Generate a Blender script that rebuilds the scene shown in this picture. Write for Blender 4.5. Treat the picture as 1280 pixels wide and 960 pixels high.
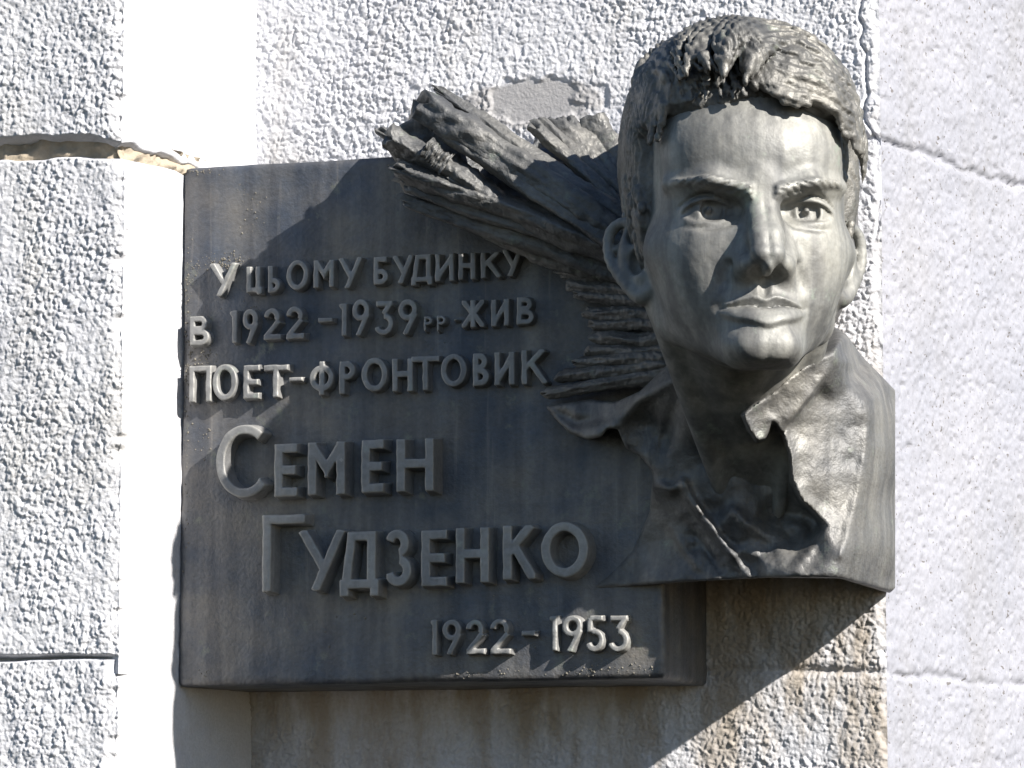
import bpy, math, random
import numpy as np
from mathutils import Vector, Matrix

# ------------------------------------------------------------------ camera, world, sun, exposure
scene = bpy.context.scene
for o in list(bpy.data.objects):
    bpy.data.objects.remove(o)
col = scene.collection
R = math.radians
YAW, PITCH, FPX, DIST = R(18.0), R(7.0), 4900.0, 4.9
FRONT = 0.20                                   # the plaque's face stands 20 cm off the wall
fwd = np.array([-math.sin(YAW) * math.cos(PITCH), math.cos(YAW) * math.cos(PITCH), math.sin(PITCH)])
rgt = np.array([math.cos(YAW), math.sin(YAW), 0.0])
upv = np.cross(rgt, fwd)
CAM = np.array([0, -FRONT, 0.0]) - fwd * DIST
cd = bpy.data.cameras.new('camera')
cam = bpy.data.objects.new('camera', cd)
col.objects.link(cam)
cd.sensor_width = 36.0
cd.lens = FPX / 1280.0 * 36.0
cd.clip_start, cd.clip_end = 0.1, 200.0
M = Matrix.Identity(4)
for i in range(3):
    M[i][0], M[i][1], M[i][2], M[i][3] = rgt[i], upv[i], -fwd[i], CAM[i]
cam.matrix_world = M
scene.camera = cam

SUN = np.array([2.25, -1.0, 1.5]); SUN /= np.linalg.norm(SUN)
world = bpy.data.worlds.new('World'); scene.world = world; world.use_nodes = True
wn = world.node_tree.nodes; wl = world.node_tree.links
sky = wn.new('ShaderNodeTexSky'); sky.sky_type = 'NISHITA'; sky.sun_disc = False
sky.sun_elevation = math.asin(SUN[2]); sky.sun_rotation = math.atan2(SUN[0], SUN[1])
sky.air_density = 1.0; sky.dust_density = 0.3; sky.ozone_density = 3.0
wl.new(sky.outputs[0], wn['Background'].inputs['Color'])
wn['Background'].inputs['Strength'].default_value = 0.06
sl = bpy.data.lights.new('sun', 'SUN'); sl.energy = 5.0; sl.angle = R(0.5); sl.color = (1.0, 0.945, 0.87)
so = bpy.data.objects.new('sun', sl); col.objects.link(so)
so.rotation_euler = Vector(SUN).to_track_quat('Z', 'Y').to_euler()
so.location = (3, -3, 3)
scene.view_settings.view_transform = 'Standard'
scene.view_settings.look = 'None'
scene.view_settings.exposure = 1.1
scene.view_settings.gamma = 1.0
scene.render.engine = 'CYCLES'

# ------------------------------------------------------------------ numeric helpers
F32 = np.float32
def P(px, py, y):
    """world point(s) where the line of sight through a photo position meets the plane at depth y"""
    px = np.asarray(px, float); py = np.asarray(py, float)
    d = fwd + ((px - 640) / FPX)[..., None] * rgt + ((480 - py) / FPX)[..., None] * upv
    t = (np.asarray(y, float) - CAM[1]) / d[..., 1]
    return CAM + d * t[..., None]
def PX(p):
    q = np.asarray(p) - CAM
    z = q @ fwd
    return 640 + FPX * (q @ rgt) / z, 480 - FPX * (q @ upv) / z

def hash3(i, j, k, seed):
    h = (i.astype(np.int64) * 374761393 + j.astype(np.int64) * 668265263 + k.astype(np.int64) * 2147483647 + seed * 974711) & 0xffffffff
    h = ((h ^ (h >> 13)) * 1274126177) & 0xffffffff
    h = ((h ^ (h >> 16)) * 2246822519) & 0xffffffff
    return ((h ^ (h >> 15)) & 0xffffff).astype(F32) / F32(0xffffff)
def vnoise(x, y, z, seed=0):
    x = np.asarray(x, F32); y = np.asarray(y, F32) + 0 * x; z = np.asarray(z, F32) + 0 * x
    i, j, k = np.floor(x), np.floor(y), np.floor(z)
    u, v, w = x - i, y - j, z - k
    u = u * u * (3 - 2 * u); v = v * v * (3 - 2 * v); w = w * w * (3 - 2 * w)
    i, j, k = i.astype(np.int64), j.astype(np.int64), k.astype(np.int64)
    r = 0
    for a in (0, 1):
        for b in (0, 1):
            for c in (0, 1):
                r = r + hash3(i + a, j + b, k + c, seed) * (u if a else 1 - u) * (v if b else 1 - v) * (w if c else 1 - w)
    return r * 2 - 1
def fbm(x, y, z, seed=0, octv=3, gain=0.5):
    r, a, f = 0, 1.0, 1.0
    for o in range(octv):
        r = r + a * vnoise(np.asarray(x) * f, np.asarray(y) * f, np.asarray(z) * f, seed + o * 17)
        a *= gain; f *= 2.03
    return r
def sstep(a, b, x):
    t = np.clip((x - a) / (b - a), 0, 1)
    return t * t * (3 - 2 * t)
def smin(a, b, k):
    h = np.maximum(k - np.abs(a - b), 0) / k
    return np.minimum(a, b) - h * h * k * 0.25
def smax(a, b, k):
    return -smin(-a, -b, k)
def ell(p, c, r):
    x, y, z = (p[0] - c[0]), (p[1] - c[1]), (p[2] - c[2])
    k0 = np.sqrt((x / r[0]) ** 2 + (y / r[1]) ** 2 + (z / r[2]) ** 2)
    k1 = np.sqrt((x / r[0] ** 2) ** 2 + (y / r[1] ** 2) ** 2 + (z / r[2] ** 2) ** 2) + 1e-6
    return k0 * (k0 - 1) / k1
def sph(p, c, r):
    return np.sqrt((p[0] - c[0]) ** 2 + (p[1] - c[1]) ** 2 + (p[2] - c[2]) ** 2) - r
def cap(p, a, b, ra, rb):
    ax, ay, az = a; bx, by, bz = (b[0] - a[0]), (b[1] - a[1]), (b[2] - a[2])
    L = bx * bx + by * by + bz * bz + 1e-9
    x, y, z = p[0] - ax, p[1] - ay, p[2] - az
    t = np.clip((x * bx + y * by + z * bz) / L, 0, 1)
    return np.sqrt((x - t * bx) ** 2 + (y - t * by) ** 2 + (z - t * bz) ** 2) - (ra + (rb - ra) * t)

def surface_nets(f, lo, hi, h, newton=2):
    lo = np.array(lo, float); hi = np.array(hi, float)
    n = np.ceil((hi - lo) / h).astype(int) + 1
    ax = [(lo[i] + h * np.arange(n[i])).astype(F32) for i in range(3)]
    X, Y, Z = np.meshgrid(*ax, indexing='ij')
    V = f((X, Y, Z)).astype(F32)
    del X, Y, Z
    ins = V < 0
    c = np.zeros(tuple(n - 1), np.int8)
    for a in (0, 1):
        for b in (0, 1):
            for d in (0, 1):
                c += ins[a:n[0] - 1 + a, b:n[1] - 1 + b, d:n[2] - 1 + d]
    act = (c > 0) & (c < 8)
    ci = np.argwhere(act)
    idx = -np.ones(act.shape, np.int64); idx[act] = np.arange(len(ci))
    pos = np.zeros((len(ci), 3)); cnt = np.zeros(len(ci))
    offs = [(a, b, d) for a in (0, 1) for b in (0, 1) for d in (0, 1)]
    for o1 in offs:
        for ax_ in range(3):
            if o1[ax_]: continue
            o2 = list(o1); o2[ax_] = 1
            v1 = V[tuple((ci + o1).T)]; v2 = V[tuple((ci + o2).T)]
            m = (v1 < 0) != (v2 < 0)
            t = np.where(m, v1 / np.where(m, v1 - v2, 1), 0)
            q = ci + np.array(o1, float)
            q = q.astype(float); q[:, ax_] += t
            pos[m] += q[m]; cnt[m] += 1
    pos = lo + h * pos / cnt[:, None]
    quads = []
    for ax_ in range(3):
        sl1 = [slice(None)] * 3; sl2 = [slice(None)] * 3
        sl1[ax_] = slice(0, -1); sl2[ax_] = slice(1, None)
        A, B = ins[tuple(sl1)], ins[tuple(sl2)]
        e = np.argwhere(A != B)
        b_, c_ = (ax_ + 1) % 3, (ax_ + 2) % 3
        ok = (e[:, b_] > 0) & (e[:, c_] > 0) & (e[:, b_] < n[b_] - 1) & (e[:, c_] < n[c_] - 1)
        e = e[ok]
        flip = ~A[tuple(e.T)]
        q = []
        for db, dc in ((-1, -1), (0, -1), (0, 0), (-1, 0)):
            k = e.copy(); k[:, b_] += db; k[:, c_] += dc
            q.append(idx[tuple(k.T)])
        q = np.stack(q, 1)
        q[flip] = q[flip][:, ::-1]
        quads.append(q)
    quads = np.concatenate(quads)
    for it in range(newton):
        p = pos.astype(F32).T
        e = h * 0.35
        v0 = f((p[0], p[1], p[2]))
        g = np.stack([f(tuple(p[j] + (e if j == i else 0) for j in range(3))) - v0 for i in range(3)]) / e
        g2 = (g ** 2).sum(0) + 1e-3
        st = np.clip(-v0 / g2, -h * 0.6, h * 0.6) * g
        pos = pos + 0.85 * st.T
    return pos, quads

ROOT_LOC = np.array([-0.05, 0.0, -0.42])
def mesh_from(name, verts, faces, mat, parent=None, smooth=True, origin=(0, 0, 0)):
    me = bpy.data.meshes.new(name)
    verts = np.asarray(verts, float) - np.asarray(origin, float)
    faces = np.asarray(faces) if not isinstance(faces, list) else faces
    if isinstance(faces, np.ndarray):
        nf, k = faces.shape
        me.vertices.add(len(verts)); me.vertices.foreach_set('co', verts.astype(F32).ravel())
        me.loops.add(nf * k); me.loops.foreach_set('vertex_index', faces.astype(np.int32).ravel())
        me.polygons.add(nf)
        me.polygons.foreach_set('loop_start', np.arange(0, nf * k, k, dtype=np.int32))
        me.update(calc_edges=True); me.validate()
    else:
        me.from_pydata([tuple(v) for v in verts], [], faces); me.update()
    if smooth:
        me.polygons.foreach_set('use_smooth', np.ones(len(me.polygons), bool))
    me.materials.append(mat)
    o = bpy.data.objects.new(name, me); col.objects.link(o)
    if parent is not None:
        o.parent = parent
    return o

# ------------------------------------------------------------------ materials
def newmat(name):
    m = bpy.data.materials.new(name); m.use_nodes = True
    nt = m.node_tree
    return m, nt.nodes, nt.links, nt.nodes['Principled BSDF']
def nz(N, L, vec, scale, detail=4, rough=0.55):
    t = N.new('ShaderNodeTexNoise'); t.inputs['Scale'].default_value = scale
    t.inputs['Detail'].default_value = detail; t.inputs['Roughness'].default_value = rough
    L.new(vec, t.inputs['Vector']); return t.outputs['Fac']
def ramp(N, L, fac, stops):
    r = N.new('ShaderNodeValToRGB'); L.new(fac, r.inputs['Fac'])
    el = r.color_ramp.elements
    while len(el) < len(stops): el.new(0.5)
    for e, (p, c) in zip(el, stops):
        e.position = p; e.color = (c[0], c[1], c[2], 1) if len(c) == 3 else c
    return r.outputs['Color']
def mix(N, L, fac, a, b, mode='MIX'):
    m = N.new('ShaderNodeMix'); m.data_type = 'RGBA'; m.blend_type = mode
    if isinstance(fac, float): m.inputs[0].default_value = fac
    else: L.new(fac, m.inputs[0])
    for s, v in ((6, a), (7, b)):
        if isinstance(v, tuple): m.inputs[s].default_value = (*v, 1)
        else: L.new(v, m.inputs[s])
    return m.outputs[2]
def mapping(N, L, vec, scale):
    m = N.new('ShaderNodeMapping'); m.inputs['Scale'].default_value = scale
    L.new(vec, m.inputs['Vector']); return m.outputs['Vector']

def bronze(name, dark, light, streak=0.5, bump=0.25, rough=(0.55, 0.75), metal=0.2, runs=0.0, wear=None):
    m, N, L, b = newmat(name)
    g = N.new('ShaderNodeNewGeometry'); pos = g.outputs['Position']
    base = ramp(N, L, nz(N, L, pos, 9, 6, 0.62), [(0.34, dark), (0.66, light)])
    st = ramp(N, L, nz(N, L, mapping(N, L, pos, (38, 38, 2.2)), 1.0, 4), [(0.40, (0.62, 0.62, 0.62)), (0.62, (1.18, 1.17, 1.12))])
    c = mix(N, L, streak, base, st, 'MULTIPLY')
    fine = ramp(N, L, nz(N, L, pos, 160, 3), [(0.35, (0.82, 0.82, 0.82)), (0.65, (1.1, 1.1, 1.1))])
    c = mix(N, L, 0.6, c, fine, 'MULTIPLY')
    # thin dust and spots of verdigris
    gs = ramp(N, L, nz(N, L, pos, 26, 5, 0.7), [(0.60, (0, 0, 0)), (0.74, (1, 1, 1))])
    c = mix(N, L, gs, c, tuple(x * y for x, y in zip(light, (0.95, 1.08, 0.98))))
    if runs:                                          # pale dried runs of rain water, and small pits
        rn = ramp(N, L, nz(N, L, mapping(N, L, pos, (75, 75, 3.0)), 1.0, 5, 0.6), [(0.60, (0, 0, 0)), (0.72, (runs, runs, runs))])
        c = mix(N, L, rn, c, tuple(x * 1.5 for x in light))
        bl = ramp(N, L, nz(N, L, pos, 14, 6, 0.75), [(0.30, (runs, runs, runs)), (0.44, (0, 0, 0))])
        c = mix(N, L, bl, c, tuple(x * 0.55 for x in dark))
    if wear:                                          # handled, rubbed arrises
        pw = ramp(N, L, g.outputs['Pointiness'], [(0.51, (0, 0, 0)), (0.57, (0.8, 0.8, 0.8))])
        c = mix(N, L, pw, c, wear)
    L.new(c, b.inputs['Base Color'])
    rr = ramp(N, L, nz(N, L, pos, 30, 4), [(0.3, (rough[0],) * 3), (0.7, (rough[1],) * 3)])
    L.new(rr, b.inputs['Roughness'])
    b.inputs['Metallic'].default_value = metal
    bp = N.new('ShaderNodeBump'); bp.inputs['Strength'].default_value = bump; bp.inputs['Distance'].default_value = 0.004
    h = N.new('ShaderNodeMath'); h.operation = 'ADD'
    L.new(nz(N, L, pos, 210, 4, 0.6), h.inputs[0]); L.new(nz(N, L, pos, 45, 3), h.inputs[1])
    L.new(h.outputs[0], bp.inputs['Height']); L.new(bp.outputs['Normal'], b.inputs['Normal'])
    return m
def stucco(name, a, bcol, stain, bump=0.45, spots=None, stain_shade=False):
    m, N, L, b = newmat(name)
    g = N.new('ShaderNodeNewGeometry'); pos = g.outputs['Position']
    c = ramp(N, L, nz(N, L, pos, 5, 6, 0.6), [(0.3, a), (0.7, bcol)])
    s = ramp(N, L, nz(N, L, mapping(N, L, pos, (7, 7, 2.5)), 1.0, 5, 0.65), [(0.52, (0, 0, 0)), (0.72, (0.65, 0.65, 0.65))])
    c = mix(N, L, s, c, stain)
    f = ramp(N, L, nz(N, L, pos, 240, 3), [(0.3, (0.84, 0.84, 0.84)), (0.7, (1.05, 1.05, 1.05))])
    c = mix(N, L, 0.8, c, f, 'MULTIPLY')
    if stain_shade:                                       # brown run-off round the bust, strengthened to paint in shade below the plaque
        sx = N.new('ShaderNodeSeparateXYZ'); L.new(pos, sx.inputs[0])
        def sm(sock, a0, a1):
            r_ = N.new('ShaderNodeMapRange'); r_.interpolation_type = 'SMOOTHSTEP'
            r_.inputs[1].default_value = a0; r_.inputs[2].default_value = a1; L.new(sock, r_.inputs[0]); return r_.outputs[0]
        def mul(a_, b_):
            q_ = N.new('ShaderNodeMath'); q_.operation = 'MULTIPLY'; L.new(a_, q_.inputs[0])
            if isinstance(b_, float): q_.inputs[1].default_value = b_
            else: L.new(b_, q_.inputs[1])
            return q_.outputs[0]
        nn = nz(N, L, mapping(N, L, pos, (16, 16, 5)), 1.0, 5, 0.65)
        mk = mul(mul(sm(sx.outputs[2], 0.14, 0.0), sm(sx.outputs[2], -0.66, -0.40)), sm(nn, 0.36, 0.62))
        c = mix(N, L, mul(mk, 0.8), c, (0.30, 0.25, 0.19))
        vm = N.new('ShaderNodeVectorMath'); vm.operation = 'MULTIPLY_ADD'                # the cement repair keeps its grey
        vm.inputs[1].default_value = (1 / 0.105, 0, 1 / 0.034); vm.inputs[2].default_value = (-PATCH[0] / 0.105, 0, -PATCH[2] / 0.034)
        L.new(pos, vm.inputs[0])
        ln = N.new('ShaderNodeVectorMath'); ln.operation = 'LENGTH'; L.new(vm.outputs[0], ln.inputs[0])
        ad = N.new('ShaderNodeMath'); ad.operation = 'ADD'; L.new(ln.outputs['Value'], ad.inputs[0]); L.new(mul(nz(N, L, pos, 28, 4), 0.9), ad.inputs[1])
        c = mix(N, L, sm(ad.outputs[0], 1.5, 1.25), c, (0.30, 0.295, 0.30))
    if spots:
        sp = ramp(N, L, nz(N, L, pos, 150, 2, 0.5), [(0.66, (0, 0, 0)), (0.70, (1, 1, 1))])
        c = mix(N, L, sp, c, spots)
    L.new(c, b.inputs['Base Color'])
    b.inputs['Roughness'].default_value = 0.9
    bp = N.new('ShaderNodeBump'); bp.inputs['Strength'].default_value = bump; bp.inputs['Distance'].default_value = 0.003
    L.new(nz(N, L, pos, 330, 4, 0.65), bp.inputs['Height']); L.new(bp.outputs['Normal'], b.inputs['Normal'])
    return m
PATCH = P(665, 130, 0)
M_panel = bronze('bronze_panel', (0.085, 0.099, 0.128), (0.19, 0.177, 0.163), 0.65, 0.3, (0.38, 0.56), 0.45, 0.4)
M_letter = bronze('bronze_letter', (0.195, 0.199, 0.207), (0.31, 0.307, 0.298), 0.3, 0.2, (0.45, 0.65), 0.3, 0.3, (0.33, 0.325, 0.305))
M_skin = bronze('bronze_face', (0.180, 0.183, 0.182), (0.265, 0.262, 0.246), 0.9, 0.14, (0.52, 0.7), 0.34, 0.35)
M_hair = bronze('bronze_hair', (0.095, 0.096, 0.096), (0.21, 0.202, 0.185), 0.4, 0.4, (0.45, 0.62), 0.45)
M_coat = bronze('bronze_coat', (0.115, 0.118, 0.124), (0.21, 0.204, 0.192), 0.6, 0.35, (0.47, 0.64), 0.4, 0.4)
M_ray = bronze('bronze_ray', (0.075, 0.079, 0.086), (0.205, 0.2, 0.187), 0.2, 0.5, (0.45, 0.65), 0.4)
M_wall = stucco('stucco_wall', (0.47, 0.475, 0.51), (0.57, 0.575, 0.605), (0.40, 0.38, 0.355), stain_shade=True)
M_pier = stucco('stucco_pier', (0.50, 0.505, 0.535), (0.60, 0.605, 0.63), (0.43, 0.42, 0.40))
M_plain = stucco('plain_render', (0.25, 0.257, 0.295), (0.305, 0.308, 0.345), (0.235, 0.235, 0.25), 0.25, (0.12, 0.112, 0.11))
M_dirt = stucco('dirt', (0.13, 0.12, 0.10), (0.21, 0.195, 0.165), (0.12, 0.11, 0.09), 0.3)
M_mortar = stucco('old_mortar', (0.30, 0.25, 0.19), (0.46, 0.40, 0.31), (0.22, 0.18, 0.13), 0.6)

# ------------------------------------------------------------------ the wall
def stucco_relief(a, b, seed):
    """roughcast relief, a and b in metres along the wall"""
    wa = a + 0.0025 * vnoise(a * 130, b * 130, 0, seed + 5); wb = b + 0.0025 * vnoise(a * 130, b * 130, 3.3, seed + 6)
    n1 = vnoise(wa * 225, wb * 200, 0, seed); n2 = vnoise(wa * 400, wb * 380, 1.7, seed + 1); n3 = vnoise(wa * 55, wb * 55, 2.1, seed + 2)
    r = (0.0038 * grains(wa, wb, 0.0072, seed + 50) + 0.0026 * grains(wa + 0.31, wb - 0.17, 0.0040, seed + 51)) * (0.55 + 0.6 * sstep(-0.5, 0.4, vnoise(a * 16, b * 16, 0.9, seed + 52))) + 0.0009 * n1 + 0.0012 * n2 + 0.0014 * n3 + 0.0030 * vnoise(a * 9, b * 9, 0.4, seed + 3)
    return 0.72 * r
def grains(a, b, size, seed):
    """thrown grit: a rounded grain of its own height in every cell"""
    x = a / size; y = b / size
    i0 = np.floor(x); j0 = np.floor(y)
    best = np.zeros(x.shape, F32)
    for di in (-1, 0, 1):
        for dj in (-1, 0, 1):
            i = i0 + di; j = j0 + dj
            cx = i + 0.15 + 0.7 * hash3(i, j, 0 * i, seed); cy = j + 0.15 + 0.7 * hash3(i, j, 0 * i + 1, seed)
            hh = hash3(i, j, 0 * i + 2, seed); rr = 0.40 + 0.45 * hash3(i, j, 0 * i + 3, seed)
            d = ((x - cx) ** 2 + (y - cy) ** 2) / (rr * rr)
            best = np.maximum(best, (0.25 + 0.75 * hh ** 1.5) * np.sqrt(np.clip(1 - d, 0, 1)))
    return best
def grid_mesh(name, us, vs, fpos, mat, parent=None, flip=False):
    U, V = np.meshgrid(us, vs, indexing='ij')
    pts = fpos(U, V)
    n, m = U.shape
    id_ = np.arange(n * m).reshape(n, m)
    f = np.stack([id_[:-1, :-1], id_[1:, :-1], id_[1:, 1:], id_[:-1, 1:]], -1).reshape(-1, 4)
    if flip: f = f[:, ::-1]
    return mesh_from(name, pts.reshape(-1, 3), f, mat, parent)

X_REV = float(P(320, 100, 0)[0])                 # the re-entrant corner by the pier
X_COR = float(P(1104, 480, 0)[0])                # the outer corner on the right
X_PL = float(P(227, 500, -FRONT)[0]) - 0.002       # the reveal is splayed and meets the plaque's left side
SPLAY = (X_REV - X_PL) / FRONT
Y_PIER = -0.3
for _ in range(30):
    Y_PIER += (float(P(153, 500, Y_PIER)[0]) - (X_REV + SPLAY * Y_PIER)) * 1.5
print('corner', X_REV, X_COR, 'pier y', Y_PIER)
Z0, Z1 = -0.60, 0.60
zj_main = [float(P(1104, 838, 0)[2]), float(P(1104, 170, 0)[2])]
def joint(v, zc, width, depth):
    return -depth * np.exp(-((v - zc) / width) ** 2)
patch_c = P(665, 130, 0)
def wall_pos(U, V):
    h = stucco_relief(U, V, 11)
    # a trowelled patch, smooth
    q = ((U - patch_c[0]) / 0.10) ** 2 + ((V - patch_c[2]) / 0.032) ** 2 + 0.8 * vnoise(U * 28, V * 28, 0, 77) + 0.4 * vnoise(U * 80, V * 80, 0, 78)
    m = 1 - sstep(0.75, 1.1, q)
    h = h * (1 - 0.85 * m) - 0.002 * m
    h = h + joint(V + 0.004 * vnoise(U * 12, 0, 0, 5), zj_main[0], 0.006, 0.005)
    h = h + joint(V + 0.004 * vnoise(U * 12, 0, 0, 6), zj_main[1], 0.006, 0.006)
    # a hairline crack running down near the corner
    cx = X_COR - 0.012 + 0.018 * vnoise(V * 14, 0, 0, 8) + 0.006 * vnoise(V * 60, 0, 0, 9)
    h = h - 0.006 * np.exp(-((U - cx) / 0.0022) ** 2) * sstep(0.18, 0.22, V)
    e = sstep(X_COR - 0.014, X_COR, U + 0.005 * vnoise(V * 60, 0, 0, 15) + 0.003 * vnoise(V * 170, 0, 0, 16))
    return np.stack([U, -h * (1 - e * 0.6) + 0.004 * e * e, V], -1)
st = 0.00135
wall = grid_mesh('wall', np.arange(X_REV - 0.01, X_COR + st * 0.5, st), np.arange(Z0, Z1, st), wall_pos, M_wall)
wall['kind'] = 'structure'

# right-hand return of the wall, turning back from the corner
PHI = R(76)
zr = zj_main
def ret_pos(U, V):
    h = 0.0013 * vnoise(U * 160, V * 160, 0, 31) + 0.0010 * vnoise(U * 70, V * 70, 0, 39) + 0.0014 * vnoise(U * 25, V * 25, 0, 32) + 0.002 * vnoise(U * 7, V * 7, 0, 33)
    pit = vnoise(U * 170, V * 170, 0, 34)
    h = h - 0.0035 * sstep(0.55, 0.8, pit)
    for zc, dp in ((zr[0], 0.006), (zr[1], 0.009)):
        zz = zc + 0.006 * vnoise(U * 16, 0, 0, 35) + 0.003 * vnoise(U * 60, 0, 0, 36)
        wd = 0.0045 * (1 + 0.5 * vnoise(U * 25, 0, 0, 37))
        h = h + joint(V - zz, 0, wd, dp * (0.75 + 0.4 * vnoise(U * 20, 0, 2, 38)))
    e = np.exp(-U / 0.006)
    n = np.array([math.sin(PHI), -math.cos(PHI)])
    x = X_COR + 0.0 + U * math.cos(PHI) + (h - 0.004 * e) * n[0]
    y = 0.004 + U * math.sin(PHI) + (h) * n[1]
    return np.stack([x, y, V], -1)
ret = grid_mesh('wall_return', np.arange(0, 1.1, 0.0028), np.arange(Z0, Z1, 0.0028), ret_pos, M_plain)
ret['kind'] = 'structure'

# left pier: three rendered courses, each with a front and a reveal wrapped round one rounded arris
zp = [float(P(150, 822, Y_PIER)[2]), float(P(150, 187, Y_PIER)[2])]
def pier_course(z0, z1, seed, proud, thin0=False, thin1=False):
    depth = -Y_PIER + proud
    r = 0.012
    sf = np.arange(0.12, 0.42, 0.0014)                  # along the front, from far left to the arris
    sr = np.concatenate([np.arange(0.42, 0.45, 0.0016), np.arange(0.45, 0.42 + depth + 0.012, 0.003)])
    us = np.concatenate([sf, sr])
    vs = np.arange(z0 - 0.02, z1 + 0.02, 0.0014)
    def f(U, V):
        h = 0.9 * stucco_relief(U, V, seed)
        rg = 0.006 * vnoise(V * 70, U * 20, 0, seed + 30) + 0.004 * vnoise(V * 190, U * 60, 0, seed + 31)
        on = sstep(0.412 + rg, 0.432 + rg, U)
        hs = 0.0009 * vnoise(U * 60, V * 60, 0, seed + 9) + 0.002 * vnoise(U * 9, V * 9, 0, seed + 10)
        h = h * (1 - on) + hs * on
        # joints: the course rounds in towards its bed
        wob = 0.007 * vnoise(U * 9, 0, 0, seed + 20) + 0.004 * vnoise(U * 40, 0, 0, seed + 21)
        jb = sstep(z0 + 0.004 + wob, z0 + 0.016 + wob, V); jt = sstep(z1 - 0.001 + wob * 0.6, z1 - 0.010 + wob * 0.6, V)
        dying = sstep(0.385, 0.425, U)
        if thin0: jb = np.maximum(sstep(z0 - 0.001 + wob * .2, z0 + 0.006 + wob * .2, V), dying)
        if thin1: jt = np.maximum(sstep(z1 + 0.002 + wob * .2, z1 - 0.004 + wob * .2, V), dying)
        sink = 0.026 * (1 - jb) + 0.024 * (1 - jt)
        sink = np.where(sink < 0.0005, -0.02, sink)
        h = h * jb * jt
        s = U - 0.42
        fx = np.where(s < 0, X_REV + SPLAY * (Y_PIER - proud) + s, X_REV + SPLAY * (Y_PIER - proud + s)); fy = np.where(s < 0, Y_PIER - proud, Y_PIER - proud + s)
        k = np.exp(-(s / r) ** 2) * r * (0.25 + 0.9 * np.clip(vnoise(V * 45, 0, 0, seed + 40) + 0.6 * vnoise(V * 120, 0, 0, seed + 41), 0, 2))           # soften the arris
        nx = sstep(-r, r, s); ny = 1 - nx
        nl = np.sqrt(nx * nx + ny * ny)
        x = fx + (h - k) * nx / nl; y = fy - (h - k) * ny / nl
        x = np.minimum(x, X_REV + SPLAY * y - sink); y = np.maximum(y, Y_PIER - proud + sink)
        return np.stack([x, y, V], -1)
    return us, vs, f
pier = None
for i, (a, b, s, pr) in enumerate(((zp[1], Z1, 41, 0.006), (zp[0], zp[1], 52, 0.0), (Z0, zp[0], 63, 0.0))):
    us, vs, f = pier_course(a, b, s, pr, i == 1, i == 2)
    o = grid_mesh('wall_pier' if i == 0 else 'course', us, vs, f, M_pier, pier)
    if i == 0:
        pier = o; pier['kind'] = 'structure'

for j, zc in enumerate(zp[1:]):
    def mort(U, V):
        s = U - 0.42
        rec = 0.011 + 0.006 * vnoise(U * 30, V * 90, 0, 301 + j) + 0.004 * vnoise(U * 120, V * 140, 0, 302 + j) - 0.007 * sstep(0.05, 0.16, s) * sstep(-.2, .3, vnoise(U * 45, V * 60, 0, 303 + j))
        fx = np.where(s < 0, X_REV + SPLAY * Y_PIER + s - rec * 0, X_REV + SPLAY * (Y_PIER + s))
        fy = np.where(s < 0, Y_PIER, Y_PIER + s)
        nx = sstep(-0.014, 0.014, s); ny = 1 - nx; nl = np.sqrt(nx * nx + ny * ny)
        k = np.exp(-(s / 0.012) ** 2) * 0.008
        wob = 0.007 * vnoise(U * 9, 0, 0, 325) * 0
        return np.stack([fx - (rec + k) * nx / nl, fy + (rec + k) * ny / nl, zc + V + wob], -1)
    grid_mesh('mortar_joint', np.arange(0.12, 0.42 - Y_PIER, 0.0025), np.arange(-0.022, 0.0221, 0.0025), mort, M_mortar, pier)

# ------------------------------------------------------------------ the plaque
root = bpy.data.objects.new('memorial_plaque', None); col.objects.link(root)
root.location = tuple(ROOT_LOC)
root['label'] = 'dark bronze memorial plaque with a young man in high relief, raised lettering and spreading rays'
root['category'] = 'plaque'
def part(name, v, f, mat, parent=None, smooth=True):
    return mesh_from(name, np.asarray(v), f, mat, parent if parent is not None else root, smooth, ROOT_LOC)

# panel: a slab with softened arrises
pl = P([228, 222, 830, 820], [210, 858, 848, 185], -FRONT)
PXL, PXR = X_PL + 0.002, float(pl[2][0]); PZB = float((pl[1][2] + pl[2][2]) / 2); PZT = float(pl[0][2])
print('panel', pl, PXL, PXR, PZB, PZT)
def panel_f(p):
    x, y, z = p
    cx, cz = (PXL + PXR) / 2, (PZB + PZT) / 2
    hx, hz = (PXR - PXL) / 2, (PZT - PZB) / 2
    n = 0.0009 * vnoise(x * 11, y * 11, z * 11, 3) + 0.0004 * vnoise(x * 60, y * 60, z * 60, 4)
    d = smax(np.abs(x - cx) - hx, np.abs(z - cz) - hz, 0.006)
    d = smax(d, -(y + FRONT), 0.007)
    return smax(d, y - 0.004, 0.004) + n
v, f = surface_nets(panel_f, (PXL - 0.02, -FRONT - 0.02, PZB - 0.02), (PXR + 0.02, 0.02, PZT + 0.02), 0.005, 2)
panel = part('panel', v, f, M_panel)

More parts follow.
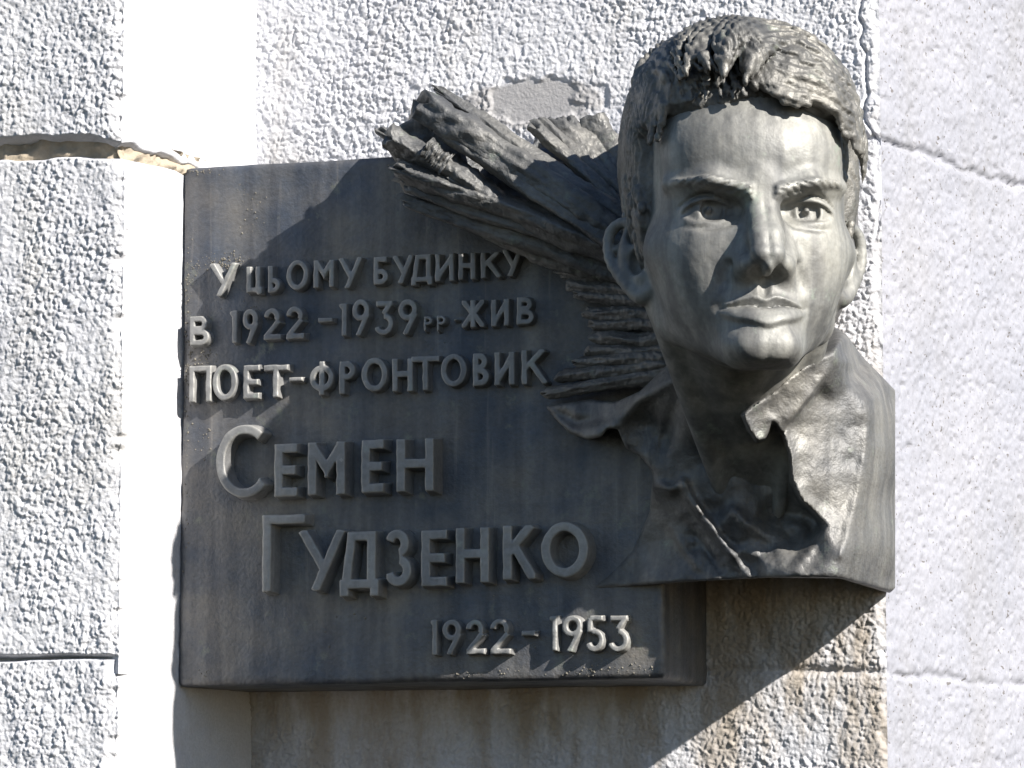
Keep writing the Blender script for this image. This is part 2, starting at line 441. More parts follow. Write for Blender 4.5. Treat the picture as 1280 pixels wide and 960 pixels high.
# ------------------------------------------------------------------ raised letters
T = 0.16
def seg(p, q, t=None, clip=None): return ('s', p, q, t, clip)
def ring(cx, cy, rx, ry, a0=None, a1=None, t=None): return ('r', cx, cy, rx, ry, a0, a1, t)
def ringglyph(y0=0.0, y1=1.0, x0=0.0, x1=1.0):
    return ring((x0 + x1) / 2, (y0 + y1) / 2, (x1 - x0) / 2, (y1 - y0) / 2)
G = {  # strokes in a unit cell, x right, y up; segments name the stroke's centre line
 'У': [seg((.09, 1), (.55, .36)), seg((.91, 1), (.36, 0))],
 'Ц': [seg((.1, .12), (.1, 1)), seg((.72, .12), (.72, 1)), seg((.02, .14), (.98, .14)), seg((.9, -.04), (.9, .2))],
 'Ь': [seg((.1, 0), (.1, 1)), ('b', .1, .92, .0, .56)],
 'О': [ringglyph()],
 'М': [seg((.1, 0), (.1, 1)), seg((.9, 0), (.9, 1)), seg((.08, .98), (.62, .36), None, '<'), seg((.92, .98), (.38, .36), None, '>')],
 'Б': [seg((.1, 0), (.1, 1)), seg((.1, .93), (.86, .93)), ('b', .1, .94, .0, .58)],
 'Д': [seg((.0, .2), (1, .2)), seg((.8, .2), (.8, 1)), seg((.3, .94), (.88, .94)), seg((.32, 1), (.17, .2)), seg((.08, .0), (.08, .26)), seg((.92, .0), (.92, .26))],
 'И': [seg((.1, 0), (.1, 1)), seg((.9, 0), (.9, 1)), seg((.12, .1), (.88, .9))],
 'Н': [seg((.1, 0), (.1, 1)), seg((.9, 0), (.9, 1)), seg((.1, .53), (.9, .53))],
 'К': [seg((.1, 0), (.1, 1)), seg((.14, .46), (.86, 1.0)), seg((.36, .62), (.93, 0))],
 'В': [seg((.1, 0), (.1, 1)), ('b', .1, .95, .0, .56), ('b', .1, .86, .46, 1.0)],
 'П': [seg((.1, 0), (.1, 1)), seg((.9, 0), (.9, 1)), seg((.04, .93), (.96, .93))],
 'Е': [seg((.1, 0), (.1, 1)), seg((.1, .93), (.95, .93)), seg((.1, .5), (.88, .5)), seg((.1, .07), (.95, .07))],
 'Т': [seg((.5, 0), (.5, 1)), seg((0, .93), (1, .93))],
 'Ф': [ring(.5, .5, .5, .40), seg((.5, -.02), (.5, 1.02))],
 'Р': [seg((.1, 0), (.1, 1)), ('b', .1, .95, .42, 1.0)],
 'р': [seg((.14, 0), (.14, 1)), ('b', .14, .98, .38, 1.0)],
 'Ж': [seg((.5, 0), (.5, 1)), seg((.04, 1), (.48, .5)), seg((.96, 1), (.52, .5)), seg((.04, 0), (.48, .52)), seg((.96, 0), (.52, .52))],
 'С': [ring(.56, .5, .56, .5, 48, 322)],
 'Г': [seg((.1, 0), (.1, 1)), seg((.1, .94), (1, .94))],
 'З': [ring(.42, .74, .46, .26, -80, 170), ring(.45, .28, .52, .28, -175, 88)],
 '1': [seg((.66, 0), (.66, 1)), seg((.08, .86), (.66, .97))],
 '9': [ring(.5, .70, .5, .30), seg((.90, .62), (.34, 0))],
 '2': [ring(.47, .70, .45, .30, -30, 180), seg((.86, .60), (.12, .08)), seg((.04, .07), (1, .07))],
 '3': [seg((.06, .93), (.92, .93)), seg((.84, .96), (.44, .60)), ring(.45, .32, .52, .32, -165, 95)],
 '5': [seg((.16, .93), (.92, .93)), seg((.2, .52), (.24, .96)), ring(.45, .32, .52, .32, -165, 120)],
 '-': [seg((0, .5), (1, .5), 1.0)],
 '.': [seg((.0, .5), (1, .5), 1.0)],
}
def glyph_mesh(ch, w, h, t, H, seed):
    strokes = G[ch]
    def d2(x, z):
        d = np.full(x.shape, 9.0, F32)
        for s in strokes:
            if s[0] == 's':
                ax, ay, bx, by = s[1][0] * w, s[1][1] * h, s[2][0] * w, s[2][1] * h
                tt = t if not s[3] else h
                if not s[3] and s[1][1] == s[2][1]:          # arms sit flush with the letter's top and foot
                    if s[1][1] > .9: ay = by = h - t / 2
                    elif s[1][1] < .1: ay = by = t / 2
                if not s[3] and s[1][0] == s[2][0]:          # stems flush with its sides
                    if s[1][0] < .12: ax = bx = t / 2
                    elif s[1][0] > .88: ax = bx = w - t / 2
                L = math.hypot(bx - ax, by - ay) + 1e-9; ux, uy = (bx - ax) / L, (by - ay) / L
                px, pz = x - (ax + bx) / 2, z - (ay + by) / 2
                a = np.abs(px * ux + pz * uy) - L / 2; b = np.abs(-px * uy + pz * ux) - tt / 2
                e = np.maximum(a, b)
                if s[4] == '<': e = np.maximum(e, x - w * .5 - t * .25)
                if s[4] == '>': e = np.maximum(e, w * .5 - x - t * .25)
            elif s[0] == 'r':
                _, cx, cy, rx, ry, a0, a1, _t = s
                cx, cy, rx, ry = cx * w, cy * h, rx * w - t / 2, ry * h - t / 2
                px, pz = x - cx, z - cy
                k0 = np.sqrt((px / rx) ** 2 + (pz / ry) ** 2); k1 = np.sqrt((px / rx ** 2) ** 2 + (pz / ry ** 2) ** 2) + 1e-6
                e = np.abs(k0 * (k0 - 1) / k1) - t / 2
                if a0 is not None:
                    am, ah = R((a0 + a1) / 2), R((a1 - a0) / 2)
                    ang = np.arctan2(pz / ry, px / rx) - am
                    ang = np.abs((ang + math.pi) % (2 * math.pi) - math.pi)
                    e = np.maximum(e, (ang - ah) * min(rx, ry))
            else:                                        # a bowl: flat on the stem side, round on the right
                _, x0, x1, y0, y1 = s
                ax, bx, ay, by = x0 * w, x1 * w, y0 * h, y1 * h
                r = (by - ay) / 2 - t / 2
                cx = bx - (by - ay) / 2; cx = max(cx, ax)
                ex = bx - t / 2 - cx
                px, pz = x - cx, z - (ay + by) / 2
                rr = np.where(px > 0, np.sqrt((px * r / max(ex, 1e-4)) ** 2 + pz * pz), np.abs(pz))
                e = np.abs(rr - r) - t / 2
                e = np.maximum(e, ax - x)
            d = np.minimum(d, e)
        lo_z = -0.05 * h if ch in 'ЦФ' else 0.0
        return np.maximum(d, np.maximum(np.maximum(-x, x - w), np.maximum(lo_z - z, z - h * (1.03 if ch == 'Ф' else 1.0))))
    def f(p):
        x, y, z = p                                      # y: distance out of the panel
        n = 0.0005 * vnoise(x * 120 + seed * 3, y * 120, z * 120, seed)
        return smax(d2(x, z) + 0.10 * (y - H * 0.5) + n, y - H + n, 0.0016)
    hh = max(0.0013, h / 44)
    return surface_nets(f, (-t, -0.006, -0.1 * h - t), (w + t, H + 0.004, 1.06 * h + t), hh, 3)
LINES = [
 (0.0068, 0.015, [('У', 260, 299, 329, 373), ('Ц', 307, 331, 333, 369), ('Ь', 334, 355, 332, 368), ('О', 357, 389, 325, 365), ('М', 391, 421, 325, 362), ('У', 422, 456, 322, 363),
   ('Б', 466, 490, 321, 358), ('У', 490, 520, 319, 357), ('Д', 513, 544, 318, 359), ('И', 543, 571, 317, 354), ('Н', 572, 598, 316, 352), ('К', 600, 630, 315, 350), ('У', 627, 657, 311, 348)]),
 (0.0070, 0.015, [('В', 236, 266, 395, 434), ('1', 286, 300, 388, 431), ('9', 302, 326, 386, 432), ('2', 328, 355, 385, 427), ('2', 356, 384, 383, 426), ('-', 397, 419, 397, 405), ('1', 423, 437, 379, 422),
   ('9', 439, 465, 374, 422), ('3', 468, 496, 376, 421), ('9', 497, 525, 374, 421), ('р', 529, 544, 395, 416), ('р', 545, 561, 394, 416), ('.', 566, 575, 398, 403),
   ('Ж', 576, 609, 375, 412), ('И', 613, 640, 374, 410), ('В', 645, 672, 371, 408)]),
 (0.0076, 0.016, [('П', 235, 268, 457, 505), ('О', 264, 300, 455, 503), ('Е', 303, 329, 456, 501), ('Т', 328, 364, 456, 499), ('-', 360, 382, 471, 479), ('Ф', 386, 421, 452, 496), ('Р', 423, 449, 451, 495),
   ('О', 451, 488, 447, 492), ('Н', 489, 520, 448, 492), ('Т', 513, 553, 445, 491), ('О', 550, 587, 442, 486), ('В', 590, 616, 441, 485), ('И', 617, 647, 440, 484), ('К', 651, 688, 437, 483)]),
 (0.0150, 0.027, [('С', 268, 340, 531, 627), ('Е', 341, 380, 554, 625), ('М', 383, 438, 552, 623), ('Е', 450, 488, 549, 620), ('Н', 494, 549, 548, 619)]),
 (0.0150, 0.027, [('Г', 326, 388, 643, 744), ('У', 371, 438, 662, 743), ('Д', 423, 480, 664, 750), ('З', 481, 522, 661, 737), ('Е', 525, 567, 662, 737), ('Н', 568, 618, 659, 733), ('К', 627, 676, 656, 729), ('О', 675, 742, 652, 726)]),
 (0.0068, 0.016, [('1', 537, 550, 774, 821), ('9', 552, 580, 774, 821), ('2', 581, 610, 774, 820), ('2', 611, 642, 773, 820), ('-', 651, 673, 788, 797), ('1', 686, 700, 769, 816), ('9', 702, 731, 769, 817), ('5', 732, 759, 769, 817), ('3', 760, 790, 769, 817)]),
]
k = 0
for t, H, items in LINES:
    for ch, x0, x1, y0, y1 in items:
        yf = -FRONT - H
        a = P(x0, y1 - 0.10 * H * 1000, yf); b = P(x1 - 0.22 * H * 1000, y0, yf); c0 = P(x0, y0, yf); c1 = P(x1, y1, yf)
        w, h = float(b[0] - a[0]), float(c0[2] - a[2])
        tt = t * (1.15 if t < .01 else 0.93) if ch not in 'р' else 0.005
        v, f = glyph_mesh(ch, w, h, tt, H, 100 + k)
        wv = np.stack([a[0] + v[:, 0], -FRONT - v[:, 1], a[2] + v[:, 2]], -1)
        # lines rise slightly, as set by hand
        part('letter', wv, f[:, ::-1], M_letter, panel)
        k += 1

# ------------------------------------------------------------------ rays bursting out from behind the head
def ray(tip, root_, yt, yr, wt, wr, seed, tht=0.6, jag=0.25, ex=9.0):
    """a broken, tapering blade from its root by the head to its tip; widths in photo units"""
    A = P(root_[0], root_[1], -yr); B = P(tip[0], tip[1], -yt)
    ax = B - A; L = np.linalg.norm(ax); ax /= L
    side = np.cross(ax, np.array([0, 1.0, 0])); side /= np.linalg.norm(side)
    out = np.cross(side, ax)
    if out[1] > 0: out = -out
    n, m = 96, 36
    S = np.linspace(0, 1, n); Th = np.linspace(0, 2 * math.pi, m, endpoint=False)
    SS, TT = np.meshgrid(S, Th, indexing='ij')
    w = (wr + (wt - wr) * SS) * 0.001 * 0.5
    w = w * (1 + 0.14 * vnoise(SS * 6, 0, 0, seed))
    cu, cv = np.cos(TT), np.sin(TT)
    sq = (np.abs(cu) ** ex + np.abs(cv) ** ex) ** (-1 / ex)
    rr = w * sq * (1 + 0.16 * vnoise(SS * 8, cu * 1.9, cv * 1.9, seed + 1) + 0.10 * vnoise(SS * 26, cu * 3, cv * 3, seed + 2) + 0.05 * vnoise(SS * 60, cu * 7, cv * 7, seed + 3))
    groove = 0.10 * vnoise(SS * 3, cu * 5, cv * 5, seed + 4)
    rr = rr * (1 + groove)
    ends = np.minimum(1, (1 - SS) / 0.02) ** 0.5
    rr = rr * np.maximum(ends, 0.02)
    bend = 0.005 * vnoise(SS * 2.3, 0, 0, seed + 7)
    al = SS * L * (1 + jag * 0.22 * vnoise(0 * SS, cu * 2.2, cv * 2.2, seed + 5) * SS)
    pts = A + al[..., None] * ax + (rr * cu + bend)[..., None] * side + (rr * cv * tht)[..., None] * out
    idx = np.arange(n * m).reshape(n, m)
    q = np.stack([idx[:-1], np.roll(idx[:-1], -1, 1), np.roll(idx[1:], -1, 1), idx[1:]], -1).reshape(-1, 4)
    v = pts.reshape(-1, 3)
    return v, q
RAYS = [
 # tip, root, tip depth, root depth, tip width, root width
 ((524, 130), (800, 305), .305, .31, 40, 34, 1.2), ((548, 112), (790, 278), .285, .30, 15, 26, .9), ((548, 152), (790, 312), .315, .32, 26, 26, 1.0), ((536, 142), (700, 240), .318, .318, 12, 20, .8),
 ((486, 172), (640, 262), .325, .30, 30, 24, 1.0), ((475, 162), (600, 240), .30, .28, 14, 22, .9), ((532, 184), (560, 205), .335, .325, 26, 26, 1.0), ((498, 208), (790, 322), .322, .29, 22, 32, 1.0),
 ((503, 228), (800, 332), .315, .28, 16, 26, .9), ((506, 252), (780, 338), .305, .26, 16, 26, .9), ((562, 220), (690, 284), .325, .29, 14, 18, .8), ((560, 262), (760, 330), .295, .25, 20, 34, .8),
 ((545, 268), (760, 340), .26, .24, 16, 40, .7),
 ((668, 156), (800, 285), .265, .28, 14, 22, 1.0), ((676, 152), (800, 275), .245, .26, 16, 30, .8), ((692, 152), (800, 272), .225, .25, 22, 40, .6), ((712, 150), (800, 260), .21, .235, 22, 40, .6), ((742, 148), (800, 255), .205, .22, 34, 50, .6),
 ((640, 200), (790, 270), .205, .22, 40, 50, .5),
 # the lower fan, close to the panel, in the shade of the head
 ((684, 322), (840, 345), .225, .26, 14, 24, .8), ((700, 338), (840, 360), .228, .265, 13, 24, .8), ((712, 352), (840, 372), .23, .27, 13, 22, .8), ((722, 371), (845, 386), .232, .272, 13, 22, .8),
 ((733, 386), (850, 396), .232, .272, 13, 22, .8), ((741, 404), (850, 408), .235, .275, 13, 22, .8), ((742, 424), (850, 422), .235, .275, 13, 22, .8), ((735, 441), (855, 434), .235, .275, 12, 22, .8),
 ((722, 455), (855, 444), .235, .275, 12, 24, .8), ((697, 470), (850, 452), .23, .27, 12, 24, .8), ((684, 492), (850, 462), .23, .27, 10, 24, .8), ((700, 300), (840, 330), .225, .25, 16, 26, .7),
]
def poly_sdf(pts, x, y):
    pts2 = np.vstack([pts, pts[:1]])
    d = np.full(x.shape, 1e9); ins = np.zeros(x.shape, bool)
    for i in range(len(pts)):
        ax, ay = pts2[i]; bx, by = pts2[i + 1]
        dx, dy = bx - ax, by - ay
        t = np.clip(((x - ax) * dx + (y - ay) * dy) / (dx * dx + dy * dy), 0, 1)
        d = np.minimum(d, np.hypot(x - ax - t * dx, y - ay - t * dy))
        c = ((ay > y) != (by > y)) & (x < (bx - ax) * (y - ay) / (by - ay + 1e-12) + ax)
        ins ^= c
    return np.where(ins, -d, d)
# solid body of the burst, standing out from the panel behind the rays
BODY = np.array([(484, 168), (512, 150), (528, 124), (560, 122), (660, 196), (676, 164), (760, 160), (812, 260), (812, 345), (700, 318), (560, 274), (508, 252), (500, 214)], float)
def body_f(p):
    w = np.stack([np.asarray(c, float) for c in p], -1)
    px, py = PX(w)
    S = poly_sdf(BODY, px + 6 * vnoise(p[0] * 30, p[1] * 30, p[2] * 30, 401), py) * 0.001
    top = 0.262 - 0.00022 * np.maximum(0, px - 560) - 0.026 * sstep(570, 620, px) - 0.035 * sstep(640, 700, px) * sstep(235, 190, py)
    d = smax(S + 0.004 * vnoise(p[0] * 90, p[1] * 40, p[2] * 90, 402), -p[1] - top + 0.004 * vnoise(p[0] * 70, p[1] * 70, p[2] * 70, 403), 0.006)
    return smax(d, p[1] + 0.14, 0.006)
bl, bh = P(470, 360, -0.14), P(825, 100, -0.30)
v, f = surface_nets(body_f, (bl[0] - 0.05, -0.31, bl[2] - 0.03), (bh[0] + 0.05, -0.12, bh[2] + 0.05), 0.004, 2)
part('burst_body', v, f, M_ray)
for i, (tip, rt, yt, yr, wt, wr, th) in enumerate(RAYS):
    sharp = i > 18 or i % 3 == 1
    v, q = ray(tip, rt, yt, yr, wt * (1.25 if sharp else 1), wr * (1.2 if sharp else 1), 200 + i * 9, th * (1.5 if sharp else 1.1), 0.25, 1.35 if sharp else 5.0)
    part('ray', v, q, M_ray)

# ------------------------------------------------------------------ the head
KH = 0.00094
YW, PT = R(24.0), R(8.0)
HF = np.array([math.sin(YW) * math.cos(PT), -math.cos(YW) * math.cos(PT), math.sin(PT)])
HU = np.array([math.cos(YW), math.sin(YW), 0.0])
HV = np.cross(HF, HU)
EYE = P(951, 263, -0.53)
HO = EYE - 148 * KH * HF
def head_world(p):
    return HO + KH * (p[:, :1] * HU + p[:, 1:2] * HV + p[:, 2:3] * HF)
def to_head(w):
    q = (np.asarray(w) - HO) / KH
    return np.array([q @ HU, q @ HV, q @ HF])

def skull(p):
    u, v, w = p
    x, y, z = u / 131.0, (v - 85) / 172.0, (w + 18) / 184.0
    n = 2.6
    k0 = (np.abs(x) ** n + np.abs(y) ** n + np.abs(z) ** n + 1e-9) ** (1 / n)
    return (k0 - 1) * 140.0
def neck_f(p):
    # the throat down into the collar
    a = to_head(P(955, 745, -0.02)); b = np.array([-6, -50, -14.0])
    d = cap(p, a, b, 40, 98)
    for s, q in ((-1, P(936, 720, -0.17)), (1, P(956, 720, -0.18))):
        t = to_head(q)
        d = smin(d, cap(p, t, (s * 100, -76, -14), 5, 20), 24)
    return d
def lid_curve(a, top):
    """height of the eye opening's edge, a = -1 inner corner .. +1 outer corner"""
    if top: return 14.0 * np.clip(1 - np.abs(a + 0.05) ** 2.3, 0, 1) - 1 + 2.0 * a
    return -11.5 * np.clip(1 - np.abs(a - 0.10) ** 2.2, 0, 1) - 1 + 2.0 * a
def face_f(p):
    u, v, w = p
    au = np.abs(u)
    q = (au, v, w)                                        # mirrored coordinates
    d = skull(p)
    d = smin(d, ell(q, (0, -52, 44), (110, 116, 106)), 40)
    # jaw, chin, muzzle
    d = smin(d, cap(q, (86, -104, 8), (28, -170, 118), 20, 16), 22)
    d = smin(d, cap(q, (97, -40, 0), (86, -104, 8), 22, 20), 24)
    d = smin(d, ell(q, (0, -170, 134), (45, 24, 32)), 22)
    d = smin(d, ell(q, (14, -173, 156), (17, 14, 9)), 20)
    d = smin(d, ell(q, (0, -124, 107), (58, 48, 50)), 34)
    # cheek bones
    d = smin(d, cap(q, (62, -38, 112), (106, -28, 62), 22, 20), 40)
    d = smin(d, ell(q, (58, -80, 78), (32, 44, 41)), 46)
    # temples
    d = smax(d, -ell(q, (156, 66, 100), (22, 56, 50)), 40)
    # forehead: two soft eminences
    d = smin(d, ell(p, (0, 84, 112), (92, 52, 52)), 40)
    # eye sockets
    d = smax(d, -ell(q, (60, 2, 168), (44, 24, 38)), 14)
    d = smax(d, -ell(q, (31, 3, 166), (17, 17, 26)), 12)
    # brow ridge
    br = smin(cap(q, (17, 22, 158), (60, 34, 155), 12, 11), cap(q, (60, 34, 155), (108, 44, 108), 11, 6), 10)
    d = smin(d, br, 14)
    # nose
    d = smin(d, cap(p, (0, 34, 154), (0, 4, 156), 18, 14), 18)
    d = smin(d, cap(q, (5.5, 8, 155), (6.5, -44, 182), 12, 14), 12)
    d = smin(d, cap(q, (6.5, -44, 181), (6.5, -67, 187), 13.5, 15), 9)
    d = smin(d, cap(q, (5, -20, 150), (22, -70, 150), 16, 22), 16)
    d = smin(d, ell(q, (23, -76, 164), (11.5, 13, 20)), 7)
    d = smin(d, ell(q, (0, -82, 178), (8, 10, 20)), 7)
    d = smax(d, -ell(q, (13.5, -89, 176), (6.5, 6, 12)), 4)
    # fold beside the wing of the nose
    d = smax(d, -cap(q, (41, -72, 152), (50, -92, 146), 3, 3), 14)
    # shallow groove of the philtrum
    d = d + 2.2 * np.exp(-(u / 4.5) ** 2) * sstep(-92, -98, v) * sstep(-116, -109, v) * sstep(100, 130, w)
    d = d - 1.3 * np.exp(-((au - 9) / 4.0) ** 2) * sstep(-92, -98, v) * sstep(-116, -109, v) * sstep(100, 130, w)
    # lips: relief measured out from the mouth line
    k_ = np.clip(au / 56.0, 0, 1)
    Lm = -124.5 - 2.2 * np.exp(-(u / 10) ** 2) + 1.2 * np.exp(-((au - 22) / 10) ** 2) + 0.0007 * u * u
    Hu = np.maximum(13.0 * (1 - k_ ** 1.7) - 2.8 * np.exp(-(u / 6.5) ** 2), 0.6)
    Hl = np.maximum(26.5 * np.clip(1 - k_ * k_, 0, 1) ** 0.75, 0.6)
    tu = (v - Lm) / Hu; tl = (Lm - v) / Hl
    hu = np.interp(tu, [0, .12, .5, .85, 1.0, 1.25, 2.0], [-6, -4.0, -0.5, 3.2, 4.0, 1.8, 0])
    hl_ = np.interp(tl, [0, .03, .10, .25, .6, .88, 1.0, 1.12, 1.5, 2.4], [-6, -1.0, 4.5, 7.0, 8.5, 8.0, 4.5, 1.0, 0, 0])
    hh = np.where(v > Lm, hu, hl_) * np.clip(1 - (au / 57.0) ** 2.5, 0, 1) ** 0.7
    d = d - (hh * sstep(80, 120, w)).astype(F32)
    d = smax(d, -ell(q, (56, -123, 146), (6, 4.5, 9)), 10)
    # eyes: ball, lids, drilled pupil
    ec = (60, 0, 111)
    ball = sph(q, ec, 31)
    a = (au - 60) / 37.0
    a = -a                                               # inner corner at +1
    a = -a
    top = lid_curve(a, True); bot = lid_curve(a, False)
    fr = np.abs(a) - 1.04
    shell = sph(q, ec, 37.5)
    upl = smax(smax(shell, (top - v), 3), fr * 30, 6)
    upl = smax(upl, v - 34, 10)
    lol = smax(smax(sph(q, ec, 36.0), (v - bot), 3), fr * 30, 6)
    lol = smax(lol, -24 - v, 10)
    # gaze: both pupils look the same way
    px_ = np.where(u > 0, 60 + 1.5, 60 - 1.5)
    iris = np.sqrt((au - px_) ** 2 + (v - 2.5) ** 2)
    ball = ball + 1.2 * np.exp(-((iris - 14.5) / 1.6) ** 2)
    hole = 10.0 * sstep(14.5, 11.5, iris) * sstep(bot + 1.0, bot + 4.0, v)
    gl = sstep(5.0, 2.8, np.sqrt((u - np.sign(u) * px_ + 3.5) ** 2 + (v - 3.5) ** 2))
    ball = ball + hole * (1 - gl) + 0 * iris
    d = smin(d, ball, 1.5)
    d = smin(d, upl, 4)
    d = smin(d, lol, 5)
    # crease above the upper lid
    cr = lid_curve(a * 0.92, True) + 9.0
    d = d + 3.0 * np.exp(-((v - cr) / 2.2) ** 2) * sstep(1.1, 0.8, np.abs(a)) * sstep(90, 120, w)
    # tear-bag line under the lower lid
    cb = lid_curve(a, False) - 11
    d = d + 1.8 * np.exp(-((v - cb) / 3.0) ** 2) * sstep(1.0, 0.5, np.abs(a)) * sstep(90, 120, w)
    # brow hair: raised, combed strokes
    t = np.clip((au - 14) / 92.0, 0, 1)
    bc = 15 + 25 * t ** 0.8
    hw = 10.0 * (1 - 0.6 * t)
    bm = np.exp(-((v - bc) / hw) ** 4) * sstep(10, 18, au) * sstep(112, 98, au) * sstep(60, 90, w)
    comb = np.sin((v - bc) * 0.9 + au * 0.55 + 1.5 * vnoise(u * .06, v * .06, 0, 61))
    d = d - bm * (5.2 + 1.1 * comb)
    # the hand of the sculptor: broad tool planes, faint
    d = d + 0.8 * vnoise(u * .03, v * .03, w * .03, 71) + 0.35 * vnoise(u * .11, v * .11, w * .11, 72)
    # ears
    rim = [(126, 4, 14), (150, 34, -18), (170, 26, -36), (172, -8, -36), (158, -42, -18), (139, -68, 0), (126, -62, 12)]
    rm = np.array([rim[0]] + rim + [rim[-1]], float); rim = []
    for i in range(1, len(rm) - 2):
        for t_ in (0, .34, .67):
            a0, a1, a2, a3 = rm[i - 1:i + 3]
            rim.append(tuple(0.5 * (2 * a1 + (a2 - a0) * t_ + (2 * a0 - 5 * a1 + 4 * a2 - a3) * t_ ** 2 + (3 * a1 - a0 - 3 * a2 + a3) * t_ ** 3)))
    rim.append(tuple(rm[-1]))
    q = (np.where(u > 0, u + 13, -u + 10), v, w)
    ea = ell(q, (140, -14, -18), (22, 52, 14))
    ea = smin(ea, cap(q, (128, 10, -14), (160, 4, -34), 10, 6), 10)
    for i in range(len(rim) - 1):
        ra, rb = [float(np.interp(x_ / 18.0, [0, .2, .6, .8, 1], [6.5, 6, 6, 9.0, 8])) for x_ in (i, i + 1)]
        ea = smin(ea, cap(q, rim[i], rim[i + 1], ra, rb), 5)
    ea = smin(ea, cap(q, (132, -10, 4), (150, -8, -26), 12, 9), 12)
    ea = smin(ea, cap(q, (134, -44, 2), (150, -30, -22), 12, 9), 12)
    ea = smin(ea, cap(q, (150, 14, -26), (158, -26, -26), 7, 7), 5)      # antihelix
    ea = smax(ea, -ell(q, (142, -24, 4), (13, 17, 14)), 5)
    ea = smax(ea, -ell(q, (146, 14, -6), (8, 12, 10)), 5)
    ea = smin(ea, ell(q, (127, -26, 18), (8, 10, 8)), 8)                 # tragus
    d = smin(d, ea, 7)
    n = neck_f(p)
    d = smin(d, n, 16)
    return d
v, f = surface_nets(face_f, (-200, -470, -215), (200, 275, 222), 2.9, 3)
wv = head_world(v)
head = part('head', wv, f, M_skin)
head['label'] = "young man's face and neck, grey bronze, looking ahead"

# hair: a cap that thins towards the hairline, modelled over with locks
def hair_mask(p):
    u, v, w = p
    au = np.abs(u)
    hl = 122 - 0.0010 * au ** 2 + 7 * np.sin(u * 0.05 + 1.0)
    front = v - hl
    side = 62 - w + 0.15 * (v - 20)
    low = v - (-34 + 0.3 * np.maximum(0, -w))
    return smax(front, smin(side, low, 20), 24)
LOCKS = []
rl = np.random.RandomState(12)
def hair_surf_w(u, v, R_=(141, 192, 202)):
    u = max(-R_[0] * .97, min(R_[0] * .97, u))
    t = 1 - abs(u / R_[0]) ** 2.6 - abs((v - 85) / R_[1]) ** 2.6
    return -18 + R_[2] * max(t, 0.0) ** (1 / 2.6)
def add_lock(pts, r0, r1):
    for i in range(len(pts) - 1):
        n = len(pts) - 1
        LOCKS.append((pts[i], pts[i + 1], r0 + (r1 - r0) * (i / n) ** 1.4, r0 + (r1 - r0) * ((i + 1) / n) ** 1.4))
def clump(path, wid, lift, r, n=5, R_=(140, 190, 200), tipw=0.12, hang=False):
    """a bundle of strands running together; path in frontal coordinates, lifted off the scalp and drawn to a point"""
    path = np.array(path, float)
    tt = np.linspace(0, 1, len(path)); S = np.linspace(0, 1, 8)
    cu = np.interp(S, tt, path[:, 0]); cv = np.interp(S, tt, path[:, 1])
    for a in range(2):                                    # round the corners of the path
        cu[1:-1] = (cu[:-2] + 2 * cu[1:-1] + cu[2:]) / 4; cv[1:-1] = (cv[:-2] + 2 * cv[1:-1] + cv[2:]) / 4
    tu = np.gradient(cu); tv = np.gradient(cv); L = np.hypot(tu, tv); nu, nv = -tv / L, tu / L
    for j in range(n):
        o = (j - (n - 1) / 2) / max(1, (n - 1) / 2)
        ph = rl.uniform(0, 6); pts = []
        for k_, s_ in enumerate(S):
            w_ = wid * (tipw + (1 - tipw) * math.sin(math.pi * (0.28 + 0.72 * s_)) ** 0.8) * o + 1.6 * math.sin(7 * s_ + ph)
            uu = cu[k_] + nu[k_] * w_; vv = cv[k_] + nv[k_] * w_
            lim = R_[0] * 0.93
            uu = max(-lim, min(lim, uu))
            lf = lift * math.sin(math.pi * min(1, 0.10 + (0.55 if hang else 0.8) * s_)) * (1 - 0.35 * o * o)
            pts.append((uu, vv, hair_surf_w(uu, vv, R_) + lf - 1.5 + rl.uniform(-1.5, 1.5)))
        add_lock(pts, r * rl.uniform(0.85, 1.15), r * (0.3 if hang else 0.42))
# broad lobes tumbling over the left of the forehead, each drawn to a point
for pth, wd, lf, r_ in [([(-40, 262), (-84, 252), (-118, 222), (-126, 182)], 20, 14, 7.5),
                        ([(-14, 256), (-56, 244), (-92, 212), (-92, 164)], 27, 36, 7.5),
                        ([(10, 250), (-18, 236), (-50, 204), (-48, 152)], 27, 42, 7.5),
                        ([(24, 232), (4, 214), (-14, 188), (-22, 146)], 18, 32, 7.0),
                        ([(-96, 222), (-116, 196), (-112, 170)], 10, 24, 5.5), ([(-66, 214), (-76, 190), (-66, 164)], 9, 38, 5.0)]:
    clump(pth, wd, lf, r_, 7, tipw=0.03, hang=True)
for k_ in range(16):                                       # short curls on the crown of the tufts
    u0, v0 = rl.uniform(-105, 10), rl.uniform(210, 262)
    a0 = rl.uniform(0, 6.28)
    clump([(u0 + 13 * math.cos(a0 + t_), v0 + 11 * math.sin(a0 + t_)) for t_ in np.linspace(0, 3.6, 5)], 5, 16, 5.5, 3, tipw=0.4)
# strands running down into the hollow under the lobes
for u0 in (-112, -98, -84, -68, -52, -36, -18):
    clump([(u0 + 6, 200), (u0 - 3, 170), (u0 + rl.uniform(-6, 6), 134 + rl.uniform(-5, 6))], 7, 1.5, 3.2, 3, tipw=0.3)
